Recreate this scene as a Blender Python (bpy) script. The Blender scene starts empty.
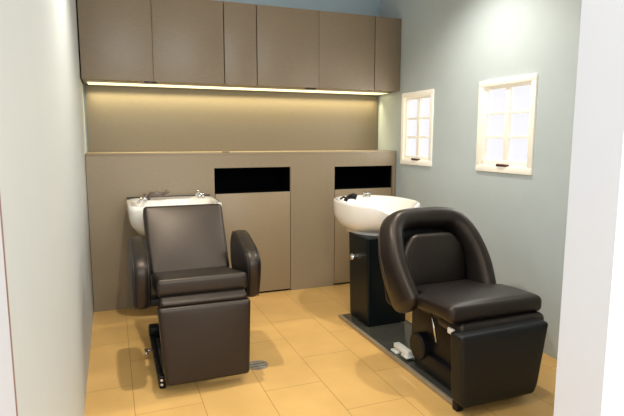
import bpy, bmesh, math
from math import sin, cos, pi, radians, sqrt
from mathutils import Vector, Matrix

SC = bpy.context.scene
COL = SC.collection

# ------------------------------------------------------------------ measures
XL, XR = -0.175, 2.437           # left and right wall faces
YC, YB = 4.11, 4.49              # cabinet fronts, back wall
YD = 0.985                       # inner face of the doorway wall
ZC = 1.20                        # ledge height
ZU, ZT = 1.734, 2.353            # wall cupboards bottom / top
YU = 4.08                        # wall cupboard fronts
CEIL = 2.72

# ------------------------------------------------------------------ materials
def srgb(r, g, b):
    f = lambda c: (c/255/12.92) if c/255 <= .04045 else ((c/255+.055)/1.055)**2.4
    return (f(r), f(g), f(b), 1)

def new_mat(name):
    m = bpy.data.materials.new(name); m.use_nodes = True
    return m, m.node_tree, m.node_tree.nodes['Principled BSDF']

def mat(name, rgb, rough=.5, metal=0, var=.06, scale=8, bump=0, bscale=200, coat=0, spec=.5, stretch=(1,1,1), tint=(1,1,1,1)):
    m, nt, b = new_mat(name)
    N, L = nt.nodes, nt.links
    tc = N.new('ShaderNodeTexCoord'); mp = N.new('ShaderNodeMapping'); mp.inputs['Scale'].default_value = stretch
    L.new(tc.outputs['Object'], mp.inputs['Vector'])
    nz = N.new('ShaderNodeTexNoise'); nz.inputs['Scale'].default_value = scale; nz.inputs['Detail'].default_value = 4
    L.new(mp.outputs['Vector'], nz.inputs['Vector'])
    rp = N.new('ShaderNodeValToRGB')
    c = srgb(*rgb)
    rp.color_ramp.elements[0].position = .3; rp.color_ramp.elements[1].position = .7
    rp.color_ramp.elements[0].color = (*[max(0, v*(1-var)) for v in c[:3]], 1)
    rp.color_ramp.elements[1].color = (*[min(1, v*(1+var)) for v in c[:3]], 1)
    L.new(nz.outputs['Fac'], rp.inputs['Fac']); L.new(rp.outputs['Color'], b.inputs['Base Color'])
    b.inputs['Roughness'].default_value = rough; b.inputs['Metallic'].default_value = metal
    b.inputs['Coat Weight'].default_value = coat; b.inputs['Specular Tint'].default_value = tint; b.inputs['Specular IOR Level'].default_value = spec
    if bump:
        n2 = N.new('ShaderNodeTexNoise'); n2.inputs['Scale'].default_value = bscale; n2.inputs['Detail'].default_value = 3
        L.new(mp.outputs['Vector'], n2.inputs['Vector'])
        bp = N.new('ShaderNodeBump'); bp.inputs['Strength'].default_value = bump; bp.inputs['Distance'].default_value = .002
        L.new(n2.outputs['Fac'], bp.inputs['Height']); L.new(bp.outputs['Normal'], b.inputs['Normal'])
    return m

def floor_mat():
    m, nt, b = new_mat('beige_tile')
    N, L = nt.nodes, nt.links
    tc = N.new('ShaderNodeTexCoord'); sp = N.new('ShaderNodeSeparateXYZ'); L.new(tc.outputs['Object'], sp.inputs[0])
    def add(s, v):
        a = N.new('ShaderNodeMath'); a.operation = 'ADD'; L.new(s, a.inputs[0]); a.inputs[1].default_value = v; return a.outputs[0]
    cb = N.new('ShaderNodeCombineXYZ')
    L.new(add(sp.outputs['Y'], 6.426-2.13), cb.inputs[0]); L.new(add(sp.outputs['X'], 6.426-.0517), cb.inputs[1])
    bk = N.new('ShaderNodeTexBrick'); L.new(cb.outputs[0], bk.inputs['Vector'])
    bk.inputs['Scale'].default_value = 1; bk.inputs['Brick Width'].default_value = .6426; bk.inputs['Row Height'].default_value = .3213
    bk.inputs['Mortar Size'].default_value = .0016; bk.inputs['Mortar Smooth'].default_value = .3; bk.inputs['Bias'].default_value = 0
    bk.offset = .5; bk.offset_frequency = 2
    bk.inputs['Color1'].default_value = srgb(*FLOOR1); bk.inputs['Color2'].default_value = srgb(*FLOOR2)
    bk.inputs['Mortar'].default_value = srgb(*GROUT)
    nz = N.new('ShaderNodeTexNoise'); nz.inputs['Scale'].default_value = 3.2; nz.inputs['Detail'].default_value = 6
    L.new(tc.outputs['Object'], nz.inputs['Vector'])
    rp = N.new('ShaderNodeValToRGB'); rp.color_ramp.elements[0].position = .3; rp.color_ramp.elements[1].position = .72
    rp.color_ramp.elements[0].color = (.88, .87, .84, 1); rp.color_ramp.elements[1].color = (1.05, 1.05, 1.05, 1)
    L.new(nz.outputs['Fac'], rp.inputs['Fac'])
    mx = N.new('ShaderNodeMix'); mx.data_type = 'RGBA'; mx.blend_type = 'MULTIPLY'; mx.inputs['Factor'].default_value = 1
    L.new(bk.outputs['Color'], mx.inputs['A']); L.new(rp.outputs['Color'], mx.inputs['B']); L.new(mx.outputs['Result'], b.inputs['Base Color'])
    b.inputs['Roughness'].default_value = .38; b.inputs['Specular IOR Level'].default_value = .35
    bp = N.new('ShaderNodeBump'); bp.inputs['Strength'].default_value = .25; bp.inputs['Distance'].default_value = .001
    iv = N.new('ShaderNodeMath'); iv.operation = 'SUBTRACT'; iv.inputs[0].default_value = 1; L.new(bk.outputs['Fac'], iv.inputs[1])
    L.new(iv.outputs[0], bp.inputs['Height']); L.new(bp.outputs['Normal'], b.inputs['Normal'])
    return m

def emit_mat(name, rgb, s, base=(240, 240, 240)):
    m, nt, b = new_mat(name)
    b.inputs['Base Color'].default_value = srgb(*base)
    nz = nt.nodes.new('ShaderNodeTexNoise'); nz.inputs['Scale'].default_value = 4
    rp = nt.nodes.new('ShaderNodeValToRGB'); c = srgb(*rgb)
    rp.color_ramp.elements[0].color = (*[v*.97 for v in c[:3]], 1); rp.color_ramp.elements[1].color = c
    nt.links.new(nz.outputs['Fac'], rp.inputs['Fac']); nt.links.new(rp.outputs['Color'], b.inputs['Emission Color'])
    b.inputs['Emission Strength'].default_value = s; b.inputs['Roughness'].default_value = .3
    return m

FLOOR1, FLOOR2, GROUT = (220, 178, 110), (214, 172, 105), (144, 108, 58)
M = dict(
    wall_left=mat('cream_paint', (202, 208, 208), .55, var=.01, bump=.05, bscale=90),
    wall_sage=mat('pale_sage_paint', (192, 204, 208), .6, var=.015, bump=.05, bscale=90),
    wall_back=mat('pale_blue_paint', (172, 192, 202), .6, var=.015),
    white=mat('white_wall_paint', (211, 216, 226), .6, var=.005),
    ceil=mat('ceiling_paint', (235, 235, 230), .8, var=.01),
    floor=floor_mat(),
    lam=mat('taupe_laminate', (137, 122, 98), .45, var=.05, scale=30, bump=.15, bscale=250, stretch=(1, 1, 4)),
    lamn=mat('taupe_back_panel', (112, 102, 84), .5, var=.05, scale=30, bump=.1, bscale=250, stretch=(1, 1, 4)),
    lam2=mat('taupe_door_laminate', (142, 125, 98), .42, var=.05, scale=30, bump=.15, bscale=250, stretch=(1, 1, 4)),
    lamu=mat('taupe_cupboard_laminate', (133, 118, 98), .42, var=.05, scale=30, bump=.15, bscale=250, stretch=(1, 1, 4)),
    black_gap=mat('black_void', (3, 4, 7), .9, var=.02, spec=.05),
    carcass=mat('dark_carcass', (70, 62, 55), .6, var=.04),
    leather=mat('dark_brown_vinyl', (23, 20, 20), .42, var=.07, scale=14, bump=.08, bscale=420, spec=.55, tint=(1, .84, .70, 1)),
    leather_d=mat('black_brown_vinyl', (8, 13, 16), .5, var=.06, scale=14, bump=.08, bscale=420, spec=.36),
    seam=mat('vinyl_piping', (46, 38, 34), .45, var=.05),
    ceramic=mat('white_ceramic', (240, 236, 229), .12, var=.01, coat=.6),
    chrome=mat('chrome', (205, 205, 205), .15, metal=1, var=.02),
    steel=mat('brushed_steel', (168, 156, 136), .45, metal=.5, var=.05, scale=40),
    drainm=mat('worn_steel', (190, 182, 166), .4, metal=.3, var=.2, scale=60),
    black=mat('black_plastic', (14, 15, 18), .4, var=.05, spec=.3),
    gloss=mat('black_glossy_cladding', (11, 19, 21), .36, var=.06, spec=.22),
    plate=mat('black_plate_grey_sheen', (98, 98, 90), .16, var=.08, metal=.6),  # black metal, greyed: its reflection is put into the base colour
    frame=emit_mat('cream_frame_added_glow', (255, 246, 228), .20, (244, 240, 228)),  # glow added to the cream frame so it looks brightly lit
    pane=emit_mat('frosted_daylit_glass', (243, 243, 249), 1.02, (60, 60, 64)),
    latch=mat('bronze_latch', (96, 70, 58), .35, metal=.5, var=.1),
    led=emit_mat('warm_led', (255, 238, 175), 1.7),
    shower=mat('brown_grey_metal', (104, 92, 84), .35, metal=.3, var=.05),
    red=mat('dark_red_brown_edge', (140, 110, 100), .6, var=.05),
    white_pl=mat('white_plastic', (226, 226, 220), .35, var=.02),
)

# ------------------------------------------------------------------ mesh helpers
def link_mesh(name, bm, m, parent=None, smooth=True, angle=None):
    bmesh.ops.recalc_face_normals(bm, faces=bm.faces)
    me = bpy.data.meshes.new(name)
    off = Vector((0, 0, 0))
    if parent is not None:
        p = parent
        while p is not None:
            off += p.location; p = p.parent
    bm.transform(Matrix.Translation(-off))
    bm.to_mesh(me); bm.free()
    me.materials.append(m)
    if smooth: me.shade_smooth()
    if angle is not None:
        me.shade_smooth(); me.set_sharp_from_angle(angle=radians(angle))
    o = bpy.data.objects.new(name, me); COL.objects.link(o)
    if parent is not None: o.parent = parent
    return o

def tag(o, label=None, cat=None, group=None, kind=None):
    if label: o['label'] = label
    if cat: o['category'] = cat
    if group: o['group'] = group
    if kind: o['kind'] = kind
    return o

def thing(name, label, cat, loc, group=None):
    o = bpy.data.objects.new(name, None); COL.objects.link(o); o.location = loc
    o.empty_display_size = .1
    return tag(o, label, cat, group)

def box_into(bm, lo, hi, bev=0, seg=2):
    t = bmesh.new(); bmesh.ops.create_cube(t, size=1)
    c = [(a+b)/2 for a, b in zip(lo, hi)]; s = [b-a for a, b in zip(lo, hi)]
    bmesh.ops.scale(t, vec=s, verts=t.verts); bmesh.ops.translate(t, vec=c, verts=t.verts)
    if bev: bmesh.ops.bevel(t, geom=t.edges[:], offset=bev, segments=seg, profile=.5, affect='EDGES')
    merge(bm, t)

def merge(bm, t):
    me = bpy.data.meshes.new('tmp'); t.to_mesh(me); t.free(); bm.from_mesh(me); bpy.data.meshes.remove(me)

def box(name, lo, hi, m, parent=None, bev=0, seg=2):
    bm = bmesh.new(); box_into(bm, lo, hi, bev, seg)
    return link_mesh(name, bm, m, parent, smooth=False, angle=35 if bev else None)

def rings_into(bm, rings, cap0=True, cap1=True, closed=True):
    vs = [[bm.verts.new(p) for p in r] for r in rings]
    n = len(vs[0])
    for a, b in zip(vs, vs[1:]):
        for i in range(n if closed else n-1):
            j = (i+1) % n
            bm.faces.new((a[i], a[j], b[j], b[i]))
    if cap0: bm.faces.new(list(reversed(vs[0])))
    if cap1: bm.faces.new(vs[-1])

def tube_into(bm, pts, r, seg=10, rf=None):
    pts = [Vector(p) for p in pts]; rings = []
    up = None
    for i, p in enumerate(pts):
        d = (pts[min(i+1, len(pts)-1)] - pts[max(i-1, 0)]).normalized()
        if up is None: up = Vector((0, 0, 1)) if abs(d.z) < .9 else Vector((1, 0, 0))
        a = d.cross(up).normalized(); up = a.cross(d).normalized()
        rr = rf[i] if rf else r
        rings.append([p + (a*cos(2*pi*k/seg) + up*sin(2*pi*k/seg))*rr for k in range(seg)])
    rings_into(bm, rings)

def tube(name, pts, r, m, parent=None, seg=10, rf=None):
    bm = bmesh.new(); tube_into(bm, pts, r, seg, rf); return link_mesh(name, bm, m, parent, angle=50)

def spline(pts, n=8, closed=False):
    P = [Vector(p) for p in pts]; out = []; N = len(P)
    rng = range(N if closed else N-1)
    for i in rng:
        g = (lambda k: P[k % N]) if closed else (lambda k: P[max(0, min(N-1, k))])
        p0, p1, p2, p3 = g(i-1), g(i), g(i+1), g(i+2)
        for k in range(n):
            t = k/n
            out.append(.5*((2*p1) + (p2-p0)*t + (2*p0-5*p1+4*p2-p3)*t*t + (3*p1-p0-3*p2+p3)*t**3))
    if not closed: out.append(P[-1])
    return out

def round_poly(pts, rad, n=6):
    """2D polygon with rounded corners; rad may be a list."""
    out = []; N = len(pts)
    for i in range(N):
        r = rad[i] if isinstance(rad, (list, tuple)) else rad
        p, a, b = Vector(pts[i]), Vector(pts[i-1]), Vector(pts[(i+1) % N])
        u, v = (a-p), (b-p); lu, lv = u.length, v.length; u.normalize(); v.normalize()
        ang = u.angle(v); d = min(r/math.tan(ang/2), lu*.48, lv*.48)
        s, e = p+u*d, p+v*d
        for k in range(n+1):
            t = k/n
            out.append((1-t)**2*s + 2*t*(1-t)*p + t*t*e)
        # straight side subdivision
        nx = Vector(pts[(i+1) % N])
    res = []
    for i, p in enumerate(out):
        q = out[(i+1) % len(out)]; res.append(p)
        k = int((q-p).length/.03)
        for j in range(1, k): res.append(p.lerp(q, j/k))
    return res

def offset_in(poly, d):
    N = len(poly); A = sum(poly[i].x*poly[(i+1) % N].y - poly[(i+1) % N].x*poly[i].y for i in range(N))
    s = 1 if A > 0 else -1; out = []
    for i in range(N):
        t = (poly[(i+1) % N] - poly[i-1]).normalized()
        out.append(poly[i] + Vector((-t.y, t.x))*s*d)
    return out

def slab_into(bm, outline, th, r, crown=0, O=(0, 0, 0), U=(1, 0, 0), V=(0, 1, 0), W=(0, 0, 1), fn=None, nr=6, centre=None):
    """soft pad: outline in (U,V), thickness along W (+-th/2), rounded edge radius r, domed by crown."""
    O, U, V, W = map(Vector, (O, U, V, W))
    poly = [Vector(p) for p in outline]
    N = len(poly)
    rings = []
    def ring(pl, h): return [(p.x, p.y, h) for p in pl]
    inner = offset_in(poly, r)
    c = Vector(centre) if centre else sum(inner, Vector((0, 0)))/N
    caps = []
    for s in (0.08, .25, .42, .58, .72, .84, .93): caps.append((s, crown*(1-s**2.2)))
    hh = th/2
    hx = max(abs(p.x-c.x) for p in inner); hy = max(abs(p.y-c.y) for p in inner)
    def dome(s, sgn):
        out = []
        for p in inner:
            q = c+(p-c)*s; u = min(1, abs(q.x-c.x)/hx); v = min(1, abs(q.y-c.y)/hy)
            out.append((q.x, q.y, sgn*(hh+crown*(1-u**2.4)*(1-v**2.4))))
        return out
    for s, z in caps: rings.append(dome(s, -1))
    for k in range(nr+1):
        a = -pi/2 + pi/2*k/nr
        rings.append(ring(offset_in(poly, r*(1-cos(a))), -(hh-r)+r*sin(a)))
    for k in range(nr+1):
        a = pi/2*k/nr
        rings.append(ring(offset_in(poly, r*(1-cos(a))), (hh-r)+r*sin(a)))
    for s, z in reversed(caps): rings.append(dome(s, 1))
    R3 = []
    for rg in rings:
        row = []
        for (x, y, z) in rg:
            if fn: x, y, z = fn(x, y, z)
            row.append(O + U*x + V*y + W*z)
        R3.append(row)
    rings_into(bm, R3)

def slab(name, outline, th, r, m, parent, **k):
    bm = bmesh.new(); slab_into(bm, outline, th, r, **k); return link_mesh(name, bm, m, parent, angle=70)

def cyl(name, c, axis, r, h, m, parent=None, seg=28, bev=.15):
    a = Vector(axis).normalized(); c = Vector(c); e = min(r, h)*bev
    pts = [c-a*(h/2), c-a*(h/2), c-a*(h/2-e), c+a*(h/2-e), c+a*(h/2), c+a*(h/2)]
    up = Vector((0, 0, 1)) if abs(a.z) < .9 else Vector((1, 0, 0))
    x = a.cross(up).normalized(); y = x.cross(a)
    bm = bmesh.new(); rings = []
    for p, rr in zip(pts, (r*.3, r-e, r, r, r-e, r*.3)):
        rings.append([p+(x*cos(2*pi*k/seg)+y*sin(2*pi*k/seg))*rr for k in range(seg)])
    rings_into(bm, rings); return link_mesh(name, bm, m, parent, angle=40)

# ------------------------------------------------------------------ setting
def struct(o): o['kind'] = 'structure'; return o
struct(box('floor', (-1.6, -1.9, -.06), (3.2, 4.6, 0), M['floor']))
struct(box('ceiling', (-1.6, -1.9, CEIL), (3.2, 4.6, CEIL+.06), M['ceil']))
struct(box('wall_back', (-1.6, YB, 0), (3.2, YB+.08, CEIL), M['wall_back']))
struct(box('wall_left', (XL-.09, YD, 0), (XL, YB, CEIL), M['wall_left']))

# doorway wall, right of the opening, and the foyer wall around it
struct(box('wall_front', (1.093, YD-.14, 0), (3.2, YD, CEIL), M['white']))
struct(box('wall_foyer', (-1.6, YD-.14, 0), (XL-.006, YD-.012, CEIL), M['white']))
struct(box('trim_1', (XL-.012, YD-.012, 0), (XL+.0005, YD, CEIL), M['red']))
struct(box('trim_2', (XL-.006, YD-.5, 0), (XL, YD-.012, CEIL), M['white']))

# right wall with two window openings
W2 = (2.483, 3.0, 1.094, 1.702)     # y0,y1,z0,z1
W1 = (3.562, 4.03, 1.094, 1.702)
def wall_with_holes():
    bm = bmesh.new(); x0, x1 = XR, XR+.12
    ys = [YD, W2[0], W2[1], W1[0], W1[1], YB]; zs = [0, W2[2], W2[3], CEIL]
    for i in range(5):
        for j in range(3):
            if i in (1, 3) and j == 1: continue
            box_into(bm, (x0, ys[i], zs[j]), (x1, ys[i+1], zs[j+1]))
    bmesh.ops.remove_doubles(bm, verts=bm.verts, dist=1e-5)
    # remove interior faces shared by two boxes
    seen = {}
    for f in bm.faces: seen.setdefault(tuple(sorted(v.index for v in f.verts)), []).append(f)
    bm.verts.index_update()
    kill = []
    seen = {}
    for f in bm.faces: seen.setdefault(tuple(sorted(v.index for v in f.verts)), []).append(f)
    for k, v in seen.items():
        if len(v) > 1: kill += v
    bmesh.ops.delete(bm, geom=kill, context='FACES_ONLY')
    return struct(link_mesh('wall_right', bm, M['wall_sage'], smooth=False))
wall_with_holes()

def window(n, w, label):
    y0, y1, z0, z1 = w
    root = thing('window_%d' % n, label, 'window', (XR, (y0+y1)/2, z0)); root['kind'] = 'structure'
    x0, x1 = XR-.012, XR+.05; fw = .036
    bm = bmesh.new()
    box_into(bm, (x0, y0-.004, z0-.008), (x1, y1+.004, z0+fw), .004)           # sill rail, a little deeper
    box_into(bm, (x0, y0-.004, z1-fw), (x1, y1+.004, z1+.004), .004)
    box_into(bm, (x0, y0-.004, z0+fw), (x1, y0+fw-.004, z1-fw), .004)
    box_into(bm, (x0, y1-fw+.004, z0+fw), (x1, y1+.004, z1-fw), .004)
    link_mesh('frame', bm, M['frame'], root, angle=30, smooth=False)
    s0, s1 = XR+.008, XR+.04; a0, a1, b0, b1 = y0+fw-.006, y1-fw+.006, z0+fw-.006, z1-fw+.006
    bm = bmesh.new(); sw = .028
    box_into(bm, (s0, a0, b0), (s1, a1, b0+sw+.012), .003); box_into(bm, (s0, a0, b1-sw), (s1, a1, b1), .003)
    box_into(bm, (s0, a0, b0), (s1, a0+sw, b1), .003); box_into(bm, (s0, a1-sw, b0), (s1, a1, b1), .003)
    ym = (y0+y1)/2
    box_into(bm, (s0+.004, ym-.020, b0), (s1, ym+.020, b1), .003)
    zz0, zz1 = b0+sw+.012, b1-sw
    for k in (1, 2):
        z = zz0+(zz1-zz0)*k/3; box_into(bm, (s0+.008, a0, z-.010), (s1, a1, z+.010), .003)
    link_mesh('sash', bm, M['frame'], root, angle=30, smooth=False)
    box('pane', (s1-.006, a0+.01, b0+.01), (s1+.004, a1-.01, b1-.01), M['pane'], root)
    la = box('latch', (XR-.016, ym-.052, z0+fw-.004), (XR+.008, ym+.052, z0+fw+.012), M['latch'], root, .004)
    tube('latch_handle', [(XR-.016, ym-.03, z0+fw+.010), (XR-.022, ym+.0, z0+fw+.011), (XR-.020, ym+.035, z0+fw+.012)], .005, M['latch'], la)
window(1, W1, 'white six-pane window right next to the cupboards and ledge')
window(2, W2, 'white six-pane window closest to the doorway, beside the bucket-shaped chair')

# ------------------------------------------------------------------ storage counter
cr = thing('storage_counter', 'waist-high taupe storage wall with a narrow ledge and two black openings', 'counter', ((XL+XR)/2, YC, 0))
O1 = (.770, 1.405, .868, 1.075); O2 = (1.820, 2.388, .868, 1.068)
bm = bmesh.new(); T = .02; g = .004
X0, X1 = XL+.004, XR-.008
def fr(a, b, c, d): box_into(bm, (a, YC, c), (b, YC+T, d))
fr(X0, O1[0]-g, 0, ZC-.018); fr(O1[1]+g, O2[0]-g, 0, ZC-.018); fr(O2[1]+g, X1, 0, ZC-.018)
fr(O1[0]-g, O1[1]+g, O1[3], ZC-.018); fr(O2[0]-g, O2[1]+g, O2[3], ZC-.018)
link_mesh('front_panel', bm, M['lam'], cr, smooth=False)
box('ledge', (X0, YC-.002, ZC-.018), (X1, YB-.004, ZC), M['lam'], cr, .002)
for o in (O1, O2):
    bm = bmesh.new()
    x0, x1, z0, z1 = o
    for a, b in (((x0-.02, YC+.33, z0-.02), (x1+.02, YC+.345, z1+.02)), ((x0-.02, YC+T, z0-.02), (x0-.002, YC+.33, z1+.02)),
                 ((x1+.002, YC+T, z0-.02), (x1+.02, YC+.33, z1+.02)), ((x0-.002, YC+T, z0-.02), (x1+.002, YC+.33, z0-.002)), ((x0-.002, YC+T, z1+.002), (x1+.002, YC+.33, z1+.02))):
        box_into(bm, a, b)
    link_mesh('open_compartment', bm, M['black_gap'], cr, smooth=False)
    box('cupboard_door', (x0+.001, YC-.0015, .018), (x1-.001, YC+.0165, z0-.002), M['lam2'], cr, .0015)
    box('door_recess', (x0-.006, YC+.022, .0), (x1+.006, YC+.03, z0-.02), M['black_gap'], cr)
box('ledge_socket', (.835, YC+.002, ZC+.0005), (.895, YC+.03, ZC+.006), M['black'], cr, .002)

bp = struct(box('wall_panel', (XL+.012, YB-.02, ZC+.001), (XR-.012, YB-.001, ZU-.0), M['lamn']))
bp.name = 'trim_3'

# ------------------------------------------------------------------ wall cupboards
def cupboard(x0, x1, splits, label, dark_right=True):
    r = thing('wall_cupboard', label, 'cupboard', ((x0+x1)/2, YU+.02, ZU), 'wall cupboards above the lit ledge')
    box('cabinet_box', (x0+.004, YU+.0205, ZU), (x1-.004, YB-.001, ZT-.002), M['lamu'], r)
    e = [x0]+splits+[x1]
    for i in range(len(e)-1):
        a = e[i]+(.0035 if i == 0 else .0015); b = e[i+1]-(.0035 if i == len(e)-2 else .0015)
        box('door', (a, YU, ZU-.004), (b, YU+.0195, ZT), M['lamu'], r, .0012)
    return r
cupboard(XL+.006, .860, [.327], 'two-door taupe wall cupboard beside the left wall')
cupboard(.860, 1.122, [], 'narrow single-door taupe wall cupboard between two wider ones')
cupboard(1.122, 2.176, [1.654], 'two-door taupe wall cupboard above the right basin')
r = thing('wall_cupboard', 'narrow taupe cupboard end section against the window wall', 'cupboard', ((2.176+XR)/2, YU, ZU), 'wall cupboards above the lit ledge')
box('cabinet_box', (2.180, YU+.0205, ZU), (XR-.003, YB-.001, ZT-.002), M['lamu'], r)
box('door', (2.1795, YU, ZU-.004), (XR-.003, YU+.0195, ZT), M['lamu'], r, .0012)
sh = struct(box('gap_shade', (XL+.0005, YU+.012, ZU), (XL+.006, YB-.002, ZT), M['black_gap']))  # black filler, not a real trim: stands in for shade in the wall gap
for x, lb in ((.305, 'small black sensor switch under the left two-door cupboard'), (1.586, 'small black sensor switch under the right two-door cupboard')):
    s = thing('light_switch', lb, 'switch', (x, YU+.03, ZU-.004))
    box('housing', (x-.045, YU+.004, ZU-.013), (x+.045, YU+.04, ZU-.0005), M['black'], s, .003)
    box('sensor', (x-.01, YU+.012, ZU-.0145), (x+.01, YU+.03, ZU-.0125), M['steel'], s)

ls = thing('led_strip_light', 'glowing warm light strip under the wall cupboards', 'light', ((XL+XR)/2, YB-.12, ZU-.002))
box('diffuser', (XL+.04, YB-.25, ZU-.010), (XR-.03, YB-.055, ZU-.001), M['led'], ls, .002)
bm = bmesh.new()
box_into(bm, (XL+.03, YB-.255, ZU-.009), (XR-.02, YB-.2505, ZU-.001)); box_into(bm, (XL+.03, YB-.0545, ZU-.009), (XR-.02, YB-.05, ZU-.001))
box_into(bm, (XL+.03, YB-.2505, ZU-.009), (XL+.0395, YB-.0545, ZU-.001)); box_into(bm, (XR-.0295, YB-.2505, ZU-.009), (XR-.02, YB-.0545, ZU-.001))
link_mesh('channel', bm, M['steel'], ls, smooth=False)

# ------------------------------------------------------------------ shampoo chair with arm pads (left)
def left_chair():
    cx = .42
    c = thing('salon_chair', 'dark brown square-backed shampoo chair with two separate padded arms', 'chair', (cx, 2.9, 0))
    L = M['leather']
    # backrest
    p0, p1 = Vector((cx, 3.12, .485)), Vector((cx, 3.40, .862)); V = (p1-p0); h = V.length; V.normalize()
    W = Vector((1, 0, 0)).cross(V)      # points to -Y/up (front)
    ol = round_poly([(-.236, 0), (.240, 0), (.250, h), (-.247, h)], [.03, .03, .028, .028])
    b = slab('backrest', ol, .11, .024, L, c, crown=.012, O=p0-W*.0, U=(1, 0, 0), V=V, W=W)
    # seat
    def seatfn(x, y, z): return x, y, z - .10*(y/.5)*1.0 + (.0)
    ol = round_poly([(-.235, 0), (.235, 0), (.232, .52), (-.232, .52)], [.02, .02, .03, .03])
    slab('seat', ol, .098, .028, L, c, crown=.008, O=(cx, 2.625, .556), fn=lambda x, y, z: (x, y, z-.17*y))
    # calf-rest hinge flap
    ol = round_poly([(-.222, 0), (.222, 0), (.222, .12), (-.222, .12)], .02)
    slab('hinge_flap', ol, .045, .012, L, c, O=(cx, 2.592, .466), V=(0, .90, .436), W=(0, -.436, .90))
    # leg rest
    ol = round_poly([(-.222, .05), (.216, .05), (.228, .466), (-.250, .466)], [.025, .025, .02, .02])
    slab('leg_rest', ol, .085, .020, L, c, crown=.008, O=(cx+.012, 2.615, 0), V=(0, 0, 1), W=(0, -1, 0))
    # arms
    prof = [(2.745, .425), (2.715, .50), (2.695, .58), (2.700, .645), (2.755, .69), (2.87, .728), (2.98, .755), (3.07, .750), (3.125, .69), (3.13, .60), (3.10, .51), (3.02, .455), (2.90, .430), (2.80, .420)]
    pr = [Vector((p.x, p.y)) for p in spline([(a, z, 0) for a, z in prof], 4, True)]
    for s, x in ((-1, .118), (1, .712)):
        bm = bmesh.new(); slab_into(bm, pr, .092, .036, crown=.008, O=(x, 0, 0), U=(0, 1, 0), V=(0, 0, 1), W=(1, 0, 0))
        a = link_mesh('armrest', bm, L, c, angle=75)
        bm = bmesh.new()
        for sx in (-.039, .039):
            q = offset_in(pr, .004); q.append(q[0])
            tube_into(bm, [(x+sx*.9, p.x, p.y) for p in q], .0022, 5)
        link_mesh('piping', bm, M['seam'], a)
    # black undercarriage
    bm = bmesh.new()
    box_into(bm, (.21, 2.68, .33), (.63, 3.12, .45), .02); box_into(bm, (.25, 2.72, .03), (.59, 3.02, .34), .03)
    link_mesh('lift_base', bm, M['black'], c, angle=35)
    bm = bmesh.new(); box_into(bm, (.158, 2.82, .405), (.69, 2.93, .445), .008)
    link_mesh('arm_bracket', bm, M['black'], c, angle=35)
    for x in (.32, .52): tube('back_bracket', [(x, 3.02, .38), (x, 3.16, .44), (x, 3.24, .56)], .018, M['black'], c)
    box('base_plate', (.192, 2.72, .0), (.63, 3.44, .022), M['plate'], c, .006)
    bm = bmesh.new(); box_into(bm, (.182, 2.68, .004), (.214, 3.40, .035), .004)
    box_into(bm, (.182, 2.665, .004), (.215, 2.70, .075), .006)
    link_mesh('plate_rail', bm, M['black'], c, angle=35)
    bm = bmesh.new(); box_into(bm, (.18, 3.36, .02), (.25, 3.46, .09), .014); link_mesh('cable_box', bm, M['black'], c, angle=35)
    for z in (.03, .055): cyl('bolt', (.194, 2.662, z), (0, 1, 0), .008, .012, M['chrome'], c, 12)
    bm = bmesh.new(); box_into(bm, (.14, 3.13, .03), (.19, 3.15, .038), .002); box_into(bm, (.135, 3.08, .026), (.155, 3.15, .044), .004)
    link_mesh('foot_pedal', bm, M['chrome'], c)
    return c
left_chair()

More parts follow.
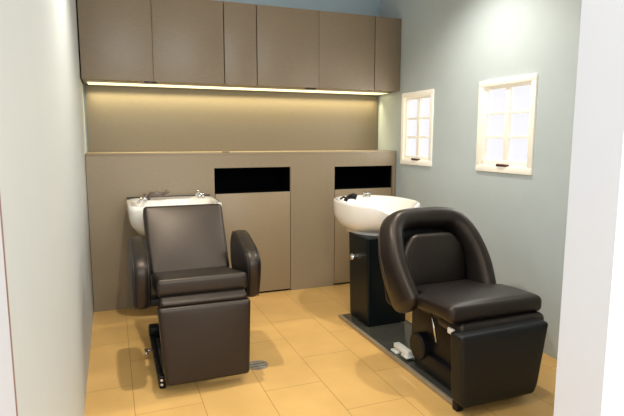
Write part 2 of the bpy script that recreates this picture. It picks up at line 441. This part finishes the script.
# ------------------------------------------------------------------ bucket chair (right)
def right_chair():
    cx = 1.755
    c = thing('salon_chair', 'dark brown bucket-shaped shampoo chair with rounded wraparound back', 'chair', (cx, 2.3, 0))
    L, LD = M['leather'], M['leather_d']
    half = [(.256, 2.355, .425), (.266, 2.385, .48), (.277, 2.43, .56), (.275, 2.48, .64), (.259, 2.53, .718), (.230, 2.575, .778), (.180, 2.602, .818), (.092, 2.614, .831), (0, 2.616, .833)]
    path = [(-a, b, z) for a, b, z in half] + [(a, b, z) for a, b, z in reversed(half[:-1])]
    P = spline(path, 5)
    Nn = Vector((0, .882, -.471))
    rings = []; n = len(P); seg = 28
    def sect(p, R, w, d, sc=1):
        row = []
        for k in range(seg):
            a = 2*pi*k/seg; ca, sa = cos(a), sin(a); e = .78
            u = math.copysign(abs(ca)**e, ca); v = math.copysign(abs(sa)**e, sa)
            # taper toward the rear, so the rim is fullest in front
            ww = w*(1-.25*max(0, v))
            row.append(p + R*u*ww*sc + Nn*v*d*sc)
        return row
    for i, p in enumerate(P):
        T_ = (P[min(i+1, n-1)]-P[max(i-1, 0)]).normalized()
        R = T_.cross(Nn).normalized()
        s = min(i, n-1-i)/(n/2)
        w = .053+.010*s; d = .088+.035*(1-s)
        if i == 0 or i == n-1:
            sgn = -1 if i == 0 else 1
            caps = [(.96, .014), (.86, .032), (.66, .048), (.35, .058), (.08, .061)]
            rs = [sect(p + T_*sgn*dz, R, w, d, sc) for sc, dz in caps]
            if i == 0: rings += list(reversed(rs)) + [sect(p, R, w, d)]
            else: rings += [sect(p, R, w, d)] + rs
        else: rings.append(sect(p, R, w, d))
    for rg in rings:
        for q in rg: q.x += cx-.03
    bm = bmesh.new(); rings_into(bm, rings)
    sh = link_mesh('wraparound_armrest', bm, L, c, angle=75)
    # seam ridge over the top of the rim
    bm = bmesh.new(); pp = []
    for i, p in enumerate(P[6:-6]):
        T_ = (P[i+7]-P[i+5]).normalized(); R = T_.cross(Nn).normalized()
        if R.z < 0 and abs(p.x) < .2: R = -R
        pp.append(p)
    pts = []
    for i in range(6, n-6):
        T_ = (P[i+1]-P[i-1]).normalized(); R = T_.cross(Nn).normalized()
        o = Vector((P[i].x, 0, P[i].z-.6)); R = R if R.dot(o) > 0 else -R
        q = P[i] + R*(.053+.01*min(i, n-1-i)/(n/2)-.0015) + Nn*.02; q.x += cx-.03; pts.append(q)
    tube_into(bm, pts, .003, 6); link_mesh('piping', bm, M['seam'], sh)
    # shell closing the rear of the arch
    p0 = Vector((cx-.03, 2.47, .40)); V = Vector((0, .40, .917)).normalized(); W = Vector((1, 0, 0)).cross(V)
    ol = round_poly([(-.285, -.03), (.285, -.03), (.265, .33), (.19, .44), (-.19, .44), (-.265, .33)], [.05, .05, .15, .12, .12, .15], 8)
    slab('back_shell', ol, .07, .03, LD, c, O=p0-W*.035, V=V, W=W)
    # inner back cushion
    p0 = Vector((cx-.02, 2.475, .43)); V = Vector((0, .16, .987)).normalized(); W = Vector((1, 0, 0)).cross(V)
    ol = round_poly([(-.208, 0), (.208, 0), (.222, .12), (.210, .25), (.14, .335), (-.14, .335), (-.210, .25), (-.222, .12)], [.02, .02, .1, .12, .11, .11, .12, .1], 8)
    slab('back_cushion', ol, .09, .032, L, c, crown=.014, O=p0-W*.005, V=V, W=W)
    # T shaped seat
    ol = round_poly([(-.285, 0), (.285, 0), (.285, .31), (.225, .35), (.215, .56), (-.215, .56), (-.225, .35), (-.285, .31)], [.035, .035, .04, .03, .03, .03, .03, .04])
    slab('seat', ol, .086, .03, L, c, crown=.008, O=(cx+.002, 1.945, .468), centre=(0, .2), fn=lambda x, y, z: (x, y, z-.10*max(0, y-.06)+.012*(y/.2 if y < .2 else 1)))
    # hinge roll
    ol = round_poly([(-.258, 0), (.258, 0), (.258, .2), (-.258, .2)], .02)
    slab('hinge_roll', ol, .07, .03, L, c, O=(cx+.012, 1.915, .398))
    # leg rest, tapering downward
    ol = round_poly([(-.236, .045), (.198, .045), (.218, .10), (.268, .412), (-.264, .405), (-.248, .12)], [.035, .035, .06, .02, .02, .05])
    slab('leg_rest', ol, .10, .022, LD, c, crown=.006, O=(cx-.03, 1.90, 0), V=(0, 0, 1), W=(0, -1, 0))
    # undercarriage
    bm = bmesh.new()
    box_into(bm, (1.545, 2.02, .375), (1.97, 2.5, .43), .015)
    box_into(bm, (1.60, 2.02, .03), (1.90, 2.50, .385), .02)
    box_into(bm, (1.57, 1.98, .022), (1.92, 2.42, .14), .02)
    link_mesh('lift_base', bm, M['black'], c, angle=35)
    cyl('motor_cover', (1.585, 2.36, .155), (1, 0, 0), .075, .07, M['black'], c)
    for x in (1.65, 1.86): tube('back_bracket', [(x, 2.46, .36), (x, 2.50, .46), (x, 2.54, .58)], .02, M['black'], c)
    bm = bmesh.new(); tube_into(bm, [(1.548, 2.22, .40), (1.552, 2.17, .25)], .0065); link_mesh('gas_spring', bm, M['chrome'], c)
    bm = bmesh.new(); box_into(bm, (1.495, 1.965, .368), (1.525, 2.01, .398), .006); link_mesh('hinge_bracket', bm, M['white_pl'], c, angle=35)
    box('base_plate', (1.535, 1.93, 0), (1.93, 3.34, .02), M['plate'], c, .003)
    box('plate_edge_trim', (1.515, 1.93, 0), (1.534, 3.34, .024), M['steel'], c, .002)
    box('plate_end_cap', (1.50, 1.915, 0), (1.54, 1.955, .05), M['black'], c, .006)
    bm = bmesh.new()
    for y0, x0, z0, l in ((2.60, 1.545, .022, .06), (2.49, 1.55, .035, .065)):
        box_into(bm, (x0, y0-.035, z0), (x0+l, y0+.03, z0+.012), .003)
    box_into(bm, (1.56, 2.46, .045), (1.60, 2.62, .075), .004)
    link_mesh('foot_pedal', bm, M['white_pl'], c, angle=35)
right_chair()

# ------------------------------------------------------------------ basins
def se(rx, ry, n, k, N):
    a = 2*pi*k/N; ca, sa = cos(a), sin(a)
    return math.copysign(abs(ca)**(2/n), ca)*rx, math.copysign(abs(sa)**(2/n), sa)*ry

def basin_mesh(name, rings, dipw, dipd, m, parent, N=64):
    """rings: (cx,cy,z,rx,ry,n,dipfactor) bottom outside -> rim -> bowl bottom"""
    R = []
    for cx, cy, z, rx, ry, n, df in rings:
        row = []
        for k in range(N):
            x, y = se(rx, ry, n, k, N)
            zz = z
            if y < 0:
                t = abs(x)/dipw
                if t < 1: zz -= dipd*df*(.5+.5*cos(pi*t))
            row.append((cx+x, cy+y, zz))
        R.append(row)
    bm = bmesh.new(); rings_into(bm, R); return link_mesh(name, bm, m, parent, angle=60)

# right: round pedestal basin
bx, by = 1.805, 3.34
b2 = thing('washbasin', 'round white shampoo basin standing on a black pedestal', 'basin', (1.77, 3.25, 0))
basin_mesh('bowl', [
    (bx-.01, by-.02, .628, .190, .215, 2.3, 0), (bx-.01, by-.02, .638, .205, .232, 2.3, 0), (bx-.01, by-.01, .658, .208, .238, 2.3, 0), (bx-.005, by, .664, .222, .258, 2.3, 0),
    (bx, by, .682, .248, .300, 2.3, .05), (bx, by, .712, .268, .332, 2.3, .3), (bx, by, .760, .279, .352, 2.4, .6), (bx, by, .845, .282, .363, 2.4, 1), (bx, by, .858, .279, .360, 2.4, 1),
    (bx, by, .862, .272, .352, 2.4, 1), (bx, by, .858, .260, .340, 2.4, 1), (bx, by-.03, .845, .250, .295, 2.4, 1), (bx, by-.03, .78, .228, .27, 2.2, .5), (bx, by-.03, .71, .18, .22, 2.1, .1), (bx, by-.01, .695, .10, .12, 2, 0), (bx, by, .690, .03, .03, 2, 0)],
    .20, .075, M['ceramic'], b2)
ol = round_poly([(1.60, 3.03), (1.90, 3.03), (1.90, 3.33), (1.60, 3.33)], [.012, .012, .02, .02], 4)
slab('pedestal', ol, .62, .008, M['gloss'], b2, O=(0, 0, .332), fn=lambda x, y, z: (1.76+(x-1.76)*(1+.10*(z/.6+.5)**2), 3.2+(y-3.2)*(1+.02*(z/.6+.5)), z))
kn = cyl('shutoff_valve', (1.585, 3.20, .485), (1, 0, 0), .022, .06, M['chrome'], b2, 16)
bm = bmesh.new()
for k in range(4):
    a = k*pi/2+.4; tube_into(bm, [(1.553, 3.20, .485), (1.55, 3.20+.026*cos(a), .485+.026*sin(a))], .007, 8)
tube_into(bm, [(1.54, 3.20, .485), (1.58, 3.20, .485)], .013, 10)
link_mesh('valve_handle', bm, M['chrome'], kn)
# hand shower (black) on the left rim and mixer on the rear rim
bm = bmesh.new()
tube_into(bm, [(1.59, 3.40, .855), (1.60, 3.40, .875), (1.62, 3.385, .89)], .015, 12); tube_into(bm, [(1.61, 3.39, .887), (1.64, 3.37, .895), (1.658, 3.355, .888)], .02, 12, rf=[.015, .023, .023])
tube_into(bm, [(1.60, 3.40, .875), (1.585, 3.42, .885), (1.575, 3.45, .868)], .008, 8)
link_mesh('hand_shower', bm, M['black'], b2)
bm = bmesh.new()
for dx in (-.022, .022): tube_into(bm, [(1.885+dx, 3.635, .85), (1.885+dx, 3.635, .895)], .011, 10)
box_into(bm, (1.855, 3.620, .872), (1.915, 3.652, .884), .004); box_into(bm, (1.857, 3.615, .852), (1.913, 3.655, .864), .003)
link_mesh('mixer_tap', bm, M['chrome'], b2, angle=35)

# left: wall basin with a straight rear deck
b1 = thing('washbasin', 'white wall-hung shampoo basin behind the square-backed chair', 'basin', (.45, 4.1, 0))
cx1, cy1 = .408, 3.80
basin_mesh('bowl', [
    (cx1, cy1+.08, .630, .20, .20, 2.6, 0), (cx1, cy1+.06, .640, .26, .22, 3, 0), (cx1, cy1+.03, .668, .268, .258, 3.2, 0), (cx1, cy1+.01, .715, .303, .283, 3.8, .2), (cx1, cy1+.002, .77, .314, .293, 5, .6),
    (cx1, cy1, .83, .317, .297, 6, 1), (cx1, cy1, .858, .317, .297, 6, 1), (cx1, cy1, .864, .312, .292, 6, 1), (cx1, cy1, .864, .295, .275, 5, 1), (cx1, cy1-.05, .858, .265, .20, 3, 1),
    (cx1, cy1-.05, .80, .24, .175, 2.6, .5), (cx1, cy1-.05, .72, .17, .13, 2.2, 0), (cx1, cy1-.05, .69, .05, .04, 2, 0)], .2, .06, M['ceramic'], b1)
box('pedestal', (.30, 3.83, 0), (.60, 4.10, .64), M['gloss'], b1, .01)
box('rear_seal', (.10, 4.085, .862), (.725, 4.1085, .868), M['black'], b1)
bm = bmesh.new(); tube_into(bm, [(.165, 3.74, .868), (.19, 3.80, .885), (.215, 3.86, .91)], .009, 8, rf=[.010, .009, .011])
tube_into(bm, [(.215, 3.92, .862), (.215, 3.92, .89)], .02, 12)
link_mesh('lever_tap', bm, M['chrome'], b1)
bm = bmesh.new(); tube_into(bm, [(.245, 3.94, .885), (.265, 3.94, .903), (.30, 3.93, .906), (.345, 3.92, .898)], .02, 12, rf=[.010, .019, .021, .016])
tube_into(bm, [(.345, 3.92, .898), (.375, 3.93, .912), (.39, 3.93, .925)], .011, 8, rf=[.011, .013, .016]); tube_into(bm, [(.25, 3.95, .862), (.25, 3.945, .89)], .012, 8)
link_mesh('hand_shower', bm, M['shower'], b1)
bm = bmesh.new(); tube_into(bm, [(.615, 3.93, .86), (.615, 3.93, .895)], .013, 10); tube_into(bm, [(.585, 3.93, .892), (.648, 3.93, .892)], .012, 10); tube_into(bm, [(.615, 3.93, .895), (.60, 3.90, .915)], .01, 8)
tube_into(bm, [(.64, 3.93, .892), (.645, 3.92, .86)], .01, 8)
link_mesh('mixer_tap', bm, M['chrome'], b1)

# ------------------------------------------------------------------ floor drain
d = thing('floor_drain', 'round steel drain cover in the floor beside the left leg rest', 'drain', (.742, 2.765, 0))
bm = bmesh.new(); seg = 36; rr = [(.062, .0), (.062, .004), (.054, .005), (.052, .002)]
rings_into(bm, [[(.742+r*cos(2*pi*k/seg), 2.765+r*sin(2*pi*k/seg), z) for k in range(seg)] for r, z in rr], False, False)
link_mesh('rim', bm, M['steel'], d, angle=40)
cyl('well', (.742, 2.765, .001), (0, 0, 1), .053, .002, M['black_gap'], d)
bm = bmesh.new()
for k in range(-4, 5):
    h = sqrt(.05**2-(k*.011)**2); box_into(bm, (.742+k*.011-.002, 2.765-h, .002), (.742+k*.011+.002, 2.765+h, .0045))
for k in (-2, 0, 2):
    h = sqrt(.05**2-(k*.016)**2); box_into(bm, (.742-h, 2.765+k*.016-.003, .002), (.742+h, 2.765+k*.016+.003, .0043))
link_mesh('grate', bm, M['drainm'], d, smooth=False)

# ------------------------------------------------------------------ lights
def aim(o, t): o.rotation_euler = (Vector(t)-o.location).to_track_quat('-Z', 'Y').to_euler()
def light(kind, name, loc, to, e, col, **k):
    l = bpy.data.lights.new(name, kind); l.energy = e; l.color = col
    for a, v in k.items(): setattr(l, a, v)
    o = bpy.data.objects.new(name, l); COL.objects.link(o); o.location = loc; aim(o, to); return o
WARM = (1, .93, .82); WW = (1, .88, .70)
light('SPOT', 'overhead_spot', (.32, 2.62, 2.60), (.32, 2.63, 0), 108, WARM, spot_size=radians(140), spot_blend=1, shadow_soft_size=.03)
light('SPOT', 'overhead_spot', (1.88, 2.80, 2.60), (1.88, 2.79, 0), 92, WARM, spot_size=radians(140), spot_blend=1, shadow_soft_size=.045)
light('SPOT', 'overhead_spot', (1.0, 1.6, 2.60), (1.05, 1.7, 0), 44, (1, .96, .90), spot_size=radians(150), spot_blend=1, shadow_soft_size=.15)  # unseen extra spot, added to brighten the right wall and seat tops
light('SPOT', 'overhead_spot', (.62, -.35, 2.60), (.8, 3.4, 0), 75, WARM, spot_size=radians(110), spot_blend=.6, shadow_soft_size=.06)
light('AREA', 'foyer_daylight', (.5, -1.7, 1.7), (.9, 3, 1.1), 78, (.86, .93, 1), shape='RECTANGLE', size=2.6, size_y=1.8)
light('AREA', 'led_glow', ((XL+XR)/2, YB-.06, ZU-.016), ((XL+XR)/2, YB-.06, 0), 12, (1, .86, .50), shape='RECTANGLE', size=XR-XL-.08, size_y=.02, spread=radians(84))
for y, e in ((2.74, 3), (3.80, 3)):
    light('AREA', 'window_daylight', (XR-.03, y, 1.4), (0, y, 1.2), e, (.95, .98, 1), shape='RECTANGLE', size=.4, size_y=.5)

w = bpy.data.worlds.new('World'); SC.world = w; w.use_nodes = True
bg = w.node_tree.nodes['Background']; bg.inputs[0].default_value = (.93, .97, 1, 1); bg.inputs[1].default_value = 1.15

# ------------------------------------------------------------------ camera
cam = bpy.data.cameras.new('Camera'); co = bpy.data.objects.new('Camera', cam); COL.objects.link(co)
f, yaw, pitch, roll, H = 514.05, .3722, -.1343, .0014, 1.3109
cam.sensor_fit = 'HORIZONTAL'; cam.sensor_width = 36; cam.lens = 36*f/624; cam.clip_start = .02
fw = Vector((sin(yaw)*cos(pitch), cos(yaw)*cos(pitch), sin(pitch))); rt = Vector((cos(yaw), -sin(yaw), 0)); up = rt.cross(fw)
r2 = cos(roll)*rt+sin(roll)*up; u2 = -sin(roll)*rt+cos(roll)*up
co.matrix_world = Matrix.Translation((0, 0, H)) @ Matrix((r2, u2, -fw)).transposed().to_4x4()
SC.camera = co
SC.view_settings.view_transform = 'Standard'; SC.view_settings.look = 'None'
SC.view_settings.exposure = 0
